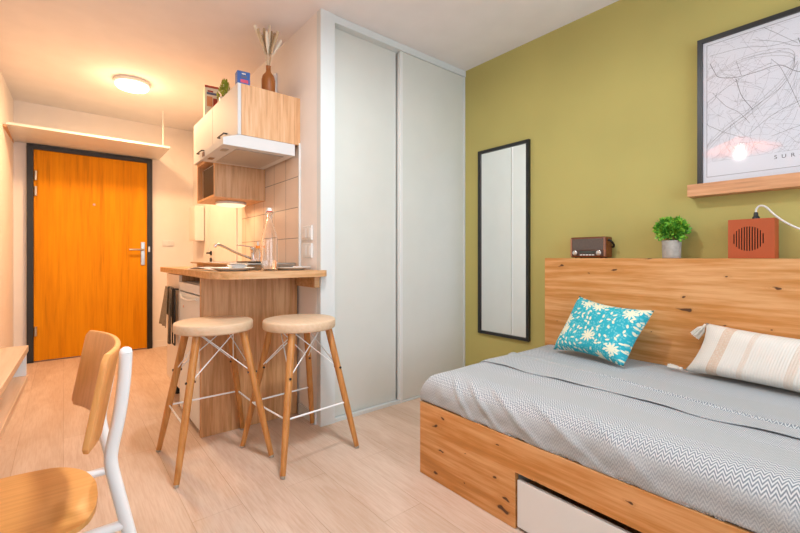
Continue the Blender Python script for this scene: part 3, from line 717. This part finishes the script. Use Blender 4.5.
for nm, y in (('near', y_n), ('far', y_f)):
    zt = .797 if nm == 'near' else .768
    p = [(.110, y, zt), (.107, y, .74), (.098, y, .66), (.084, y, .585), (.083, y, .55), (.092, y, .50), (.115, y, .39), (.195, y, .006)]
    lg = MB().tube(bez([(Vector(q)) for q in p], 6), .0132, 14).build('back_leg', M['wire'], ch, smooth=60)
    MB().lathe([(.0132, 0), (.011, .008), (.006, .012), (0, .0132)], (.110, y, zt+.0005)).build('end_cap', M['wire'], lg, smooth=60)
    MB().tube([(.105, y, .408), (-.28, y, .408), (-.305, y, .395), (-.345, y, .006)], .0110, 12).build('front_leg', M['wire'], ch, smooth=60)
    MB().tube([(.093, y, .68), (.107, y, .68)], .006).build('bolt', M['steel'], ch)
for x in (-.05, -.26): MB().tube([(x, y_n, .408), (x, y_f, .408)], .010).build('cross_bar', M['wire'], ch, smooth=60)
for x in (-.05, -.26):
    for y in (1.20, 1.36): MB().tube([(x, y, .416), (x, y, .4285)], .009).build('spacer', M['black'], ch)
for y in (y_n, y_f):
    for x in (.195, -.345): MB().lathe([(0, 0), (.016, 0), (.016, .006), (0, .006)], (x, y, .0005)).build('foot_cap', M['black'], ch)

# ---------------------------------------------------------------- bed
bd = thing('daybed', (1.9, .4, 0), 'knotty oak daybed with tall headboard and white drawer along the green wall', 'bed')
bx0, bx1, by0, by1 = 1.301, 2.325, -.62, 1.433
hbx, hbt = 2.330, 1.008
m = MB().box((hbx, -.80, .0005), (hbx+.022, 1.405, hbt)).box((hbx+.022, -.80, hbt-.022), (G-.001, 1.405, hbt)).box((hbx+.022, 1.383, .0005), (G-.001, 1.405, hbt-.022))
m.build('headboard', M['oak'], bd)
MB().prism([(by1, .0015), (by1, .335), (by0, .335), (by0, .213), (.907, .213), (.907, .0015)], bx0, bx0+.022, axis='x').build('side_board', M['oak'], bd)
B((bx0+.0225, by1-.022, .0015), (hbx-.001, by1, .335)).build('foot_board', M['oak'], bd)
B((bx0+.0225, by0, .0015), (hbx-.001, by0+.022, .335)).build('foot_board', M['oak'], bd)
B((bx0+.0225, by0+.023, .262), (hbx-.001, by1-.023, .280)).build('bed_base', M['koak'], bd)
B((bx0+.0225, .912, .002), (bx0+.60, .930, .261)).build('partition', M['white'], bd)
dr = MB().box((bx0+.004, by0+.03, .012), (bx0+.020, .900, .186), bev=.0015).build('drawer', M['white'], bd)
m = MB().box((bx0+.021, by0+.05, .020), (bx0+.60, by0+.062, .165)).box((bx0+.021, .872, .020), (bx0+.60, .884, .165)).box((bx0+.59, by0+.062, .020), (bx0+.60, .872, .165)).box((bx0+.021, by0+.062, .020), (bx0+.59, .872, .026))
m.build('drawer_box', M['koak'], dr)
mt = tag(B((bx0+.030, by0+.025, .281), (hbx-.012, by1-.030, .445), bev=.06, seg=6).build('mattress', plain('mattress_ticking', '#dedad2', .9)), 'single mattress lying in the oak daybed under the grey bedspread', 'mattress')

# bedspread: cloth over the mattress, hanging on the front and at the foot
xs0, xs1, ysp = 1.308, 2.322, 1.430
def wr(x, y):
    return (math.sin(x*9+y*4)*.4+math.sin(y*7.3-x*3+1)*.5+math.sin((x+y)*17)*.2)*.004
def spread_fn(a, b):
    # a: arc length from the headboard to the front hem, b: arc length from foot hem to the head end
    Lx = xs1-xs0; Ly = ysp-(-.58)
    da = .150; db = .150
    s = a*(Lx+da); t = b*(Ly+db)
    top = .466; R = .08
    def drop(over):   # over the edge by this much arc: (outward, down)
        if over <= 0: return 0, 0
        q = R*PI/2
        if over < q: th = over/R; return R*math.sin(th), R*(1-math.cos(th))
        return R, R+(over-q)
    ox, dx = drop(s-(Lx-R)); oy, dy = drop((db+R)-t)
    x = xs1-min(s, Lx-R)-ox
    y = (ysp-R)-(max(t, db+R)-(db+R))+oy
    d = max(dx, dy) if min(dx, dy) < .02 else (dx**3+dy**3)**(1/3)
    d = min(d, .126)
    z = top-d
    side = min(1, d/.12)
    f = (.005*math.sin(y*26+math.sin(y*9)*2+d*26)+.003*math.sin(y*61+1-d*40))*math.sin(min(1, d/.126)*PI)
    if dx > .0: x -= side*f*(1 if dy <= 0 else .4)
    if dy > .0: y += side*.003*math.sin(x*40)
    # diagonal creases near the foot corner
    so = s-(Lx-R); cr = 0
    for yk, sl, wd, am, hi in ((1.335, .9, .014, .010, -.03), (1.27, 1.25, .018, .011, -.08), (1.17, 1.6, .022, .010, -.10), (1.02, 1.9, .025, .008, -.09), (.78, 1.6, .03, .005, -.06), (.30, 1.5, .03, .005, -.05)):
        yy = t2 = (ysp-R)-(max(t, db+R)-(db+R))
        cr += am*math.exp(-((yy-(yk-sl*(so+.06)))/wd)**2)*max(0, math.sin(max(0, min(1, (so-hi)/(.215-hi)))*PI))
    z += wr(x, y)*(1-side)+cr*.55
    x -= cr*.85
    if dx > 0: z = max(z, .3405)
    return Vector((x, y, z))
sp = MB().grid(spread_fn, 130, 230, uv=lambda a, b: (a*1.15, b*2.17)).build('bedspread', M['spread'], smooth=80, solid=.004)
tag(sp, 'grey and white herringbone bedspread covering the daybed mattress', 'bedspread')
# doubled upper layer toward the headboard
def ridge(y): return 1.775+(y-.19)*.143
def upper_fn(a, b):
    y = 1.428-b*2.0; x0 = 1.690+.006*math.sin(y*11)+.004*math.sin(y*27); x = x0+(2.320-x0)*a
    rd = ridge(y); e = (x-rd)
    z = .466+wr(x, y)+.012+.010*math.exp(-(e/.007)**2)-.004*(1/(1+math.exp(-e/.012)))
    z -= .007*math.exp(-a*40)*(.6+.4*math.sin(y*19))
    if y > 1.350: z -= (.08-math.sqrt(max(0, .0064-(y-1.350)**2)))*.999
    return Vector((x, y, z))
up = MB().grid(upper_fn, 110, 160, uv=lambda a, b: (1.9+a*.63, b*2.03)).build('folded_blanket', M['spread'], smooth=80, solid=.0025)
tag(up, 'grey folded blanket layer with a raised seam lying along the headboard side of the bed', 'blanket')

# cushions
def cushion(name, BL, BR, TR, TL, thick, mat, label, pinch=.07, nu=28, nv=24, wob=.0):
    BL, BR, TR, TL = map(Vector, (BL, BR, TR, TL))
    n = ((BR-BL).cross(TL-BL)).normalized()
    m = MB()
    for sgn in (1, -1):
        def fn(u, v):
            uu = u*2-1; vv = v*2-1
            cu = u-pinch*(1-vv*vv)*0-pinch*.5*uu*(1-abs(vv)**2)*abs(uu)**2
            cv = v-pinch*.5*vv*(1-abs(uu)**2)*abs(vv)**2*1.4
            p = (BL*(1-cu)+BR*cu)*(1-cv)+(TL*(1-cu)+TR*cu)*cv
            h = (max(0, 1-uu**4)*max(0, 1-vv**4))**.55
            return p+n*sgn*h*thick/2*(1+.05*math.sin(u*9+v*5))
        m.grid(fn, nu, nv, uv=lambda u, v: (u, v))
    return tag(m.build(name, mat, smooth=80, weld=True), label, 'cushion'), n
cushion('cushion', (2.150, 1.245, .490), (2.070, .835, .488), (2.205, .745, .757), (2.262, 1.150, .794), .15, M['floral'], 'turquoise cushion with cream flowers leaning on the headboard', .10)
pw, nrm = cushion('cushion', (2.235, .635, .485), (2.135, .01, .485), (2.245, -.04, .690), (2.280, .560, .712), .15, M['stripe'], 'cream woven lumbar cushion with beige stripes and tassels against the headboard', .08, 44)
def tassel(base, d, L=.075, spread=.022):
    base = Vector(base); d = Vector(d).normalized(); m = MB()
    o1 = d.orthogonal().normalized(); o2 = d.cross(o1)
    m.tube([base, base+d*.012], .0075, 8)
    for k in range(60):
        a = random.uniform(0, 6.28); r_ = spread*math.sqrt(random.random())
        e = base+d*(L*random.uniform(.88, 1))+(o1*math.cos(a)+o2*math.sin(a))*r_
        e.z = max(e.z, .490)
        mid_ = base+d*L*.4+(o1*math.cos(a)+o2*math.sin(a))*r_*.8; mid_.z = max(mid_.z, .490)
        m.tube([base+d*.006, mid_, e], .0016, 4, caps=False)
    m.build('tassel', M['tassel'], pw)
tassel((2.288, .562, .703), (-.25, .45, -.62), .075)
tassel((2.236, .640, .492), (.06, .8, .02), .062, .012)

# ---------------------------------------------------------------- on the headboard
HZ = hbt+.0008
ra = thing('radio', (2.41, 1.155, HZ), 'retro wooden radio with two silver knobs on the headboard', 'radio')
rx, ry0, ry1, rz1 = 2.372, 1.052, 1.262, HZ+.124
B((rx, ry0, HZ+.003), (2.462, ry1, rz1), bev=.012, seg=4).build('radio_case', M['radiow'], ra, smooth=40)
B((rx-.003, ry0+.010, HZ+.048), (rx-.0003, ry1-.014, rz1-.010), bev=.001).build('speaker_grille', M['radiog'], ra)
B((rx-.004, ry0+.004, HZ+.010), (rx-.0003, ry0+.009, rz1-.008)).build('edge_trim', M['bronze'], ra)
B((rx-.004, ry1-.013, HZ+.010), (rx-.0003, ry1-.004, rz1-.008)).build('edge_trim', M['bronze'], ra)
B((rx-.003, ry0+.010, HZ+.012), (rx-.0003, ry1-.014, HZ+.046), bev=.001).build('control_panel', plain('radio_panel', '#4a3028', .4), ra)
B((rx-.0045, ry0+.060, HZ+.026), (rx-.0032, ry1-.060, HZ+.042)).build('tuning_dial', plain('dial_green', '#3c4440', .25), ra)
for k in range(5):
    y = ry0+.062+k*.018; B((rx-.006, y, HZ+.016), (rx-.0032, y+.013, HZ+.021)).build('push_button', M['porcelain'], ra)
for y in (ry0+.034, ry1-.036):
    MB().lathe([(0, 0), (.016, 0), (.015, .010), (.011, .013), (0, .013)], M=Matrix.Translation((rx-.0032, y, HZ+.030)) @ Matrix.Rotation(-PI/2, 4, 'Y')).build('knob', M['chrome'], ra, smooth=40)
MB().tube(bez([(2.395, ry0-.002, HZ+.105), (2.405, ry0-.014, HZ+.098), (2.430, ry0-.020, HZ+.078), (2.447, ry0-.012, HZ+.066), (2.452, ry0-.002, HZ+.064)], 5), .006, 8).build('carry_strap', M['black'], ra, smooth=60)
for y in (ry0+.03, ry1-.03):
    for x in (rx+.015, 2.448): MB().lathe([(0, 0), (.007, 0), (.007, .003), (0, .003)], (x, y, HZ), 10).build('foot', M['black'], ra)

pt = thing('potted_plant', (2.40, .735, HZ), 'small leafy green plant in a grey concrete pot on the headboard', 'plant')
MB().lathe([(0, 0), (.037, 0), (.040, .003), (.043, .090), (.038, .091), (.036, .078), (0, .078)], (2.40, .735, HZ), 36).build('pot', M['concrete'], pt, smooth=40)
MB().lathe([(.0355, .078), (.02, .083), (0, .085)], (2.40, .735, HZ), 20).build('soil', M['soil'], pt, smooth=60)
t = NT('bush_leaf'); nz = t.n('TexNoise', i_Scale=40.0); t.l(t.coord(), nz.inputs[0])
t.color(t.ramp(nz.outputs[0], [(.35, hx('#3f8a26')), (.5, hx('#68ab2e')), (.65, hx('#a3cf45'))])); t.set(Roughness=.5)
leaf_ball(MB(), (2.40, .735, HZ+.142), .072, 900, .017, .92, -.75).build('leaves', t.m, pt)

rb = thing('red_box_speaker', (2.41, .417, HZ), 'rust red box with a round slatted grille under the poster on the headboard', 'speaker box')
rb.name = 'box_speaker'; ORIG['box_speaker'] = ORIG['red_box_speaker']
qx, qy0, qy1, qz0, qz1 = 2.362, .337, .497, HZ, HZ+.176
cy_, cz_, rr_ = .425, HZ+.088, .055
m = MB()
B((qx+.006, qy0, qz0), (2.458, qy1, qz1), bev=.0015).build('box_body', M['rust'], rb)
# front panel with real slots
N = 12; pitch = 2*rr_/N; y = cy_-rr_
cuts = []
for k in range(N):
    yc2 = cy_-rr_+pitch*(k+.5); hh = math.sqrt(max(0, rr_**2-(yc2-cy_)**2))
    cuts.append((yc2-pitch*.24, yc2+pitch*.24, cz_-hh, cz_+hh))
m = MB(); prev = qy0
for a, b, z0_, z1_ in cuts:
    m.box((qx, prev, qz0), (qx+.0055, a, qz1)); m.box((qx, a, qz0), (qx+.0055, b, z0_)); m.box((qx, a, z1_), (qx+.0055, b, qz1)); prev = b
m.box((qx, prev, qz0), (qx+.0055, qy1, qz1))
m.build('front_panel', M['rust'], rb, weld=True)
B((qx+.0056, cy_-rr_-.002, cz_-rr_-.002), (qx+.0059, cy_+rr_+.002, cz_+rr_+.002)).build('grille_cloth', M['dark'], rb)
pg = thing('power_plug', (2.40, .405, qz1), 'black plug on top of the rust red box with a white cord', 'plug')
MB().lathe([(0, 0), (.014, 0), (.013, .008), (.009, .012), (.008, .026), (.006, .030), (0, .031)], (2.40, .405, qz1+.001), 20).build('plug_body', M['black'], pg, smooth=40)
MB().tube(bez([(2.40, .405, qz1+.031), (2.40, .404, qz1+.043), (2.400, .396, qz1+.056), (2.398, .384, qz1+.058), (2.395, .368, qz1+.048), (2.39, .34, qz1+.012), (2.385, .305, qz1-.022), (2.38, .262, qz1-.052), (2.378, .20, qz1-.085), (2.378, .12, qz1-.12), (2.40, .0, qz1-.15), (2.42, -.1, HZ+.006)], 8), .0042, 8).build('cord', M['cordm'], pg, smooth=60)

# ---------------------------------------------------------------- on the green wall
mr = thing('wall_mirror', (G-.01, 1.83, .435), 'tall narrow mirror with thin black frame on the green wall beside the closet', 'mirror')
my0, my1, mz0, mz1 = 1.606, 2.052, .434, 1.824; fw = .022
m = MB()
x0, x1 = G-.024, G-.0005
m.box((x0, my0, mz0), (x1, my0+fw, mz1)).box((x0, my1-fw, mz0), (x1, my1, mz1)).box((x0, my0+fw, mz0), (x1, my1-fw, mz0+fw)).box((x0, my0+fw, mz1-fw), (x1, my1-fw, mz1))
m.build('frame', M['black'], mr)
B((G-.014, my0+fw, mz0+fw), (G-.008, my1-fw, mz1-fw)).build('mirror_glass', M['mirror'], mr)

lx0, ly0, ly1, lz0, lz1 = 2.404, .10, .668, 1.3145, 1.374
pL = thing('picture_ledge', (2.44, .38, lz0), 'pale beech picture ledge on the green wall under the poster', 'picture ledge')
B((lx0, ly0, lz0), (lx0+.012, ly1, lz1), bev=.001).build('front_lip', M['ledge'], pL)
B((lx0+.0125, ly0, lz0), (G-.0005, ly1, lz0+.012)).build('shelf_board', M['ledge'], pL)
B((G-.0125, ly0, lz0+.0125), (G-.0005, ly1, lz1)).build('back_board', M['ledge'], pL)

po = thing('framed_poster', (2.45, .386, lz0+.013), 'large black framed city street map leaning in the picture ledge', 'picture')
py0, py1, pz0, pz1 = .134, .636, lz0+.0135, 2.092; fw = .021
X0, X1 = 2.440, 2.464
m = MB()
m.box((X0, py0, pz0), (X1, py0+fw, pz1)).box((X0, py1-fw, pz0), (X1, py1, pz1)).box((X0, py0+fw, pz0), (X1, py1-fw, pz0+fw)).box((X0, py0+fw, pz1-fw), (X1, py1-fw, pz1))
m.build('frame', M['black'], po)
pp_ = B((X1-.012, py0+fw, pz0+fw), (X1-.010, py1-fw, pz1-fw)).build('poster_sheet', M['paper'], po)
# printed map: thin inked strips lying on the sheet
IX = X1-.0121
a0, a1 = py0+fw+.016, py1-fw-.016; b0, b1 = 1.408, pz1-fw-.016
def strip(m, pts, w):
    pts = [Vector((IX, max(a0, min(a1, p[0])), max(b0, min(b1, p[1])))) for p in pts]
    for p, q in zip(pts, pts[1:]):
        d = q-p
        if d.length < 1e-4: continue
        n = Vector((0, -d.z, d.y)).normalized()*w/2
        m.bm.faces.new([m.bm.verts.new(v) for v in (p-n, q-n, q+n, p+n)])
m = MB(); strip(m, [(a0, b0), (a1, b0), (a1, b1), (a0, b1), (a0, b0)], .0016); m.build('map_border', M['ink'], pp_)
def PX(u, v):  # place on the poster plane from the measured layout (u 0..1 from the left edge, v 0..1 from the top)
    return (py1-u*(py1-py0), pz1-v*(pz1-pz0))
vlim = .80
m = MB()
for k in range(300):
    u, v = random.random(), random.random()*.95*vlim; a = random.choice((.35, 1.9, .8, 2.5))+random.gauss(0, .25); L = random.uniform(.05, .35)
    pts = [(u, v)]
    for j in range(6):
        a += random.gauss(0, .12); u += math.cos(a)*L/6; v += math.sin(a)*L/6*.7
        pts.append((min(1, max(0, u)), min(vlim, max(0, v))))
    strip(m, [PX(*p) for p in pts], .0006)
m.build('minor_streets', M['inkl'], pp_)
m = MB()
road = [
 [(.10, .17), (.13, .22), (.17, .27), (.30, .30), (.45, .30), (.60, .295), (.72, .36), (.85, .37), (1, .33)],
 [(.30, .31), (.34, .42), (.42, .52)], [(.06, .42), (.25, .34), (.42, .29), (.55, .27)], [(.42, .10), (.60, .16), (.75, .22), (1, .18)],
 [(.72, .17), (.78, .32), (.84, .55), (.90, .70)], [(.06, .55), (.2, .62), (.35, .68)], [(.12, .36), (.22, .46), (.32, .52), (.4, .60)],
 [(.06, .70), (.25, .60), (.45, .50), (.62, .42), (.72, .30)], [(.40, .66), (.55, .58), (.72, .53), (1, .48)], [(.10, .12), (.35, .13), (.55, .17), (.78, .18)],
 [(.55, .25), (.62, .33), (.75, .60)], [(.5, .05), (.72, .20)], [(.30, .20), (.34, .30)], [(.55, .70), (.78, .66), (1, .64)]]
for k, rd in enumerate(road):
    strip(m, [PX(p.x, p.y) for p in bez([(a, b, 0) for a, b in rd], 6)], .0020 if k in (0, 1, 4) else .0012)
m.build('main_roads', M['ink'], pp_)
m = MB()
for off in (-.02, 0, .02):
    strip(m, [PX(p.x, p.y) for p in bez([(.06, .72+off, 0), (.2, .62+off, 0), (.42, .52+off, 0), (.62, .40+off, 0), (.70, .28+off, 0), (.60, .22+off, 0), (.35, .20+off*.6, 0), (.07, .27+off*.3, 0)], 8)], .0022)
m.build('river', plain('river_grey', '#b9b9be', .7), pp_)
def text(s, y, z, size, mat, parent, nm, spacing=1.6):
    c = bpy.data.curves.new(nm, 'FONT'); c.body = s; c.size = size; c.space_character = spacing; c.extrude = .0001
    o = bpy.data.objects.new(nm, c); COL.objects.link(o)
    dg = bpy.context.evaluated_depsgraph_get(); me = bpy.data.meshes.new_from_object(o.evaluated_get(dg)); bpy.data.objects.remove(o)
    Mx = Matrix(((0, 0, -1, IX-.0002), (-1, 0, 0, y), (0, 1, 0, z), (0, 0, 0, 1)))
    me.transform(Matrix.Translation(-ORIG[parent.name]) @ Mx); me.materials.clear(); me.materials.append(mat)
    o = bpy.data.objects.new(nm, me); COL.objects.link(o); o.parent = parent; ORIG[o.name] = ORIG[parent.name]
text('SUR-', .352, 1.452, .024, M['ink'], pp_, 'map_lettering', 2.1)
# glazing
t = NT('poster_glazing'); gl = t.n('BsdfGlossy'); gl.inputs['Roughness'].default_value = .04; tr_ = t.n('BsdfTransparent'); mx = t.n('MixShader'); fr_ = t.n('LayerWeight')
t.l(t.math('MULTIPLY_ADD', t.math('POWER', fr_.outputs['Facing'], 5.0), .9, .05), mx.inputs[0]); t.l(tr_.outputs[0], mx.inputs[1]); t.l(gl.outputs[0], mx.inputs[2]); t.l(mx.outputs[0], t.t.nodes['Material Output'].inputs[0])
B((X0+.004, py0+fw, pz0+fw), (X0+.006, py1-fw, pz1-fw)).build('glazing', t.m, po)
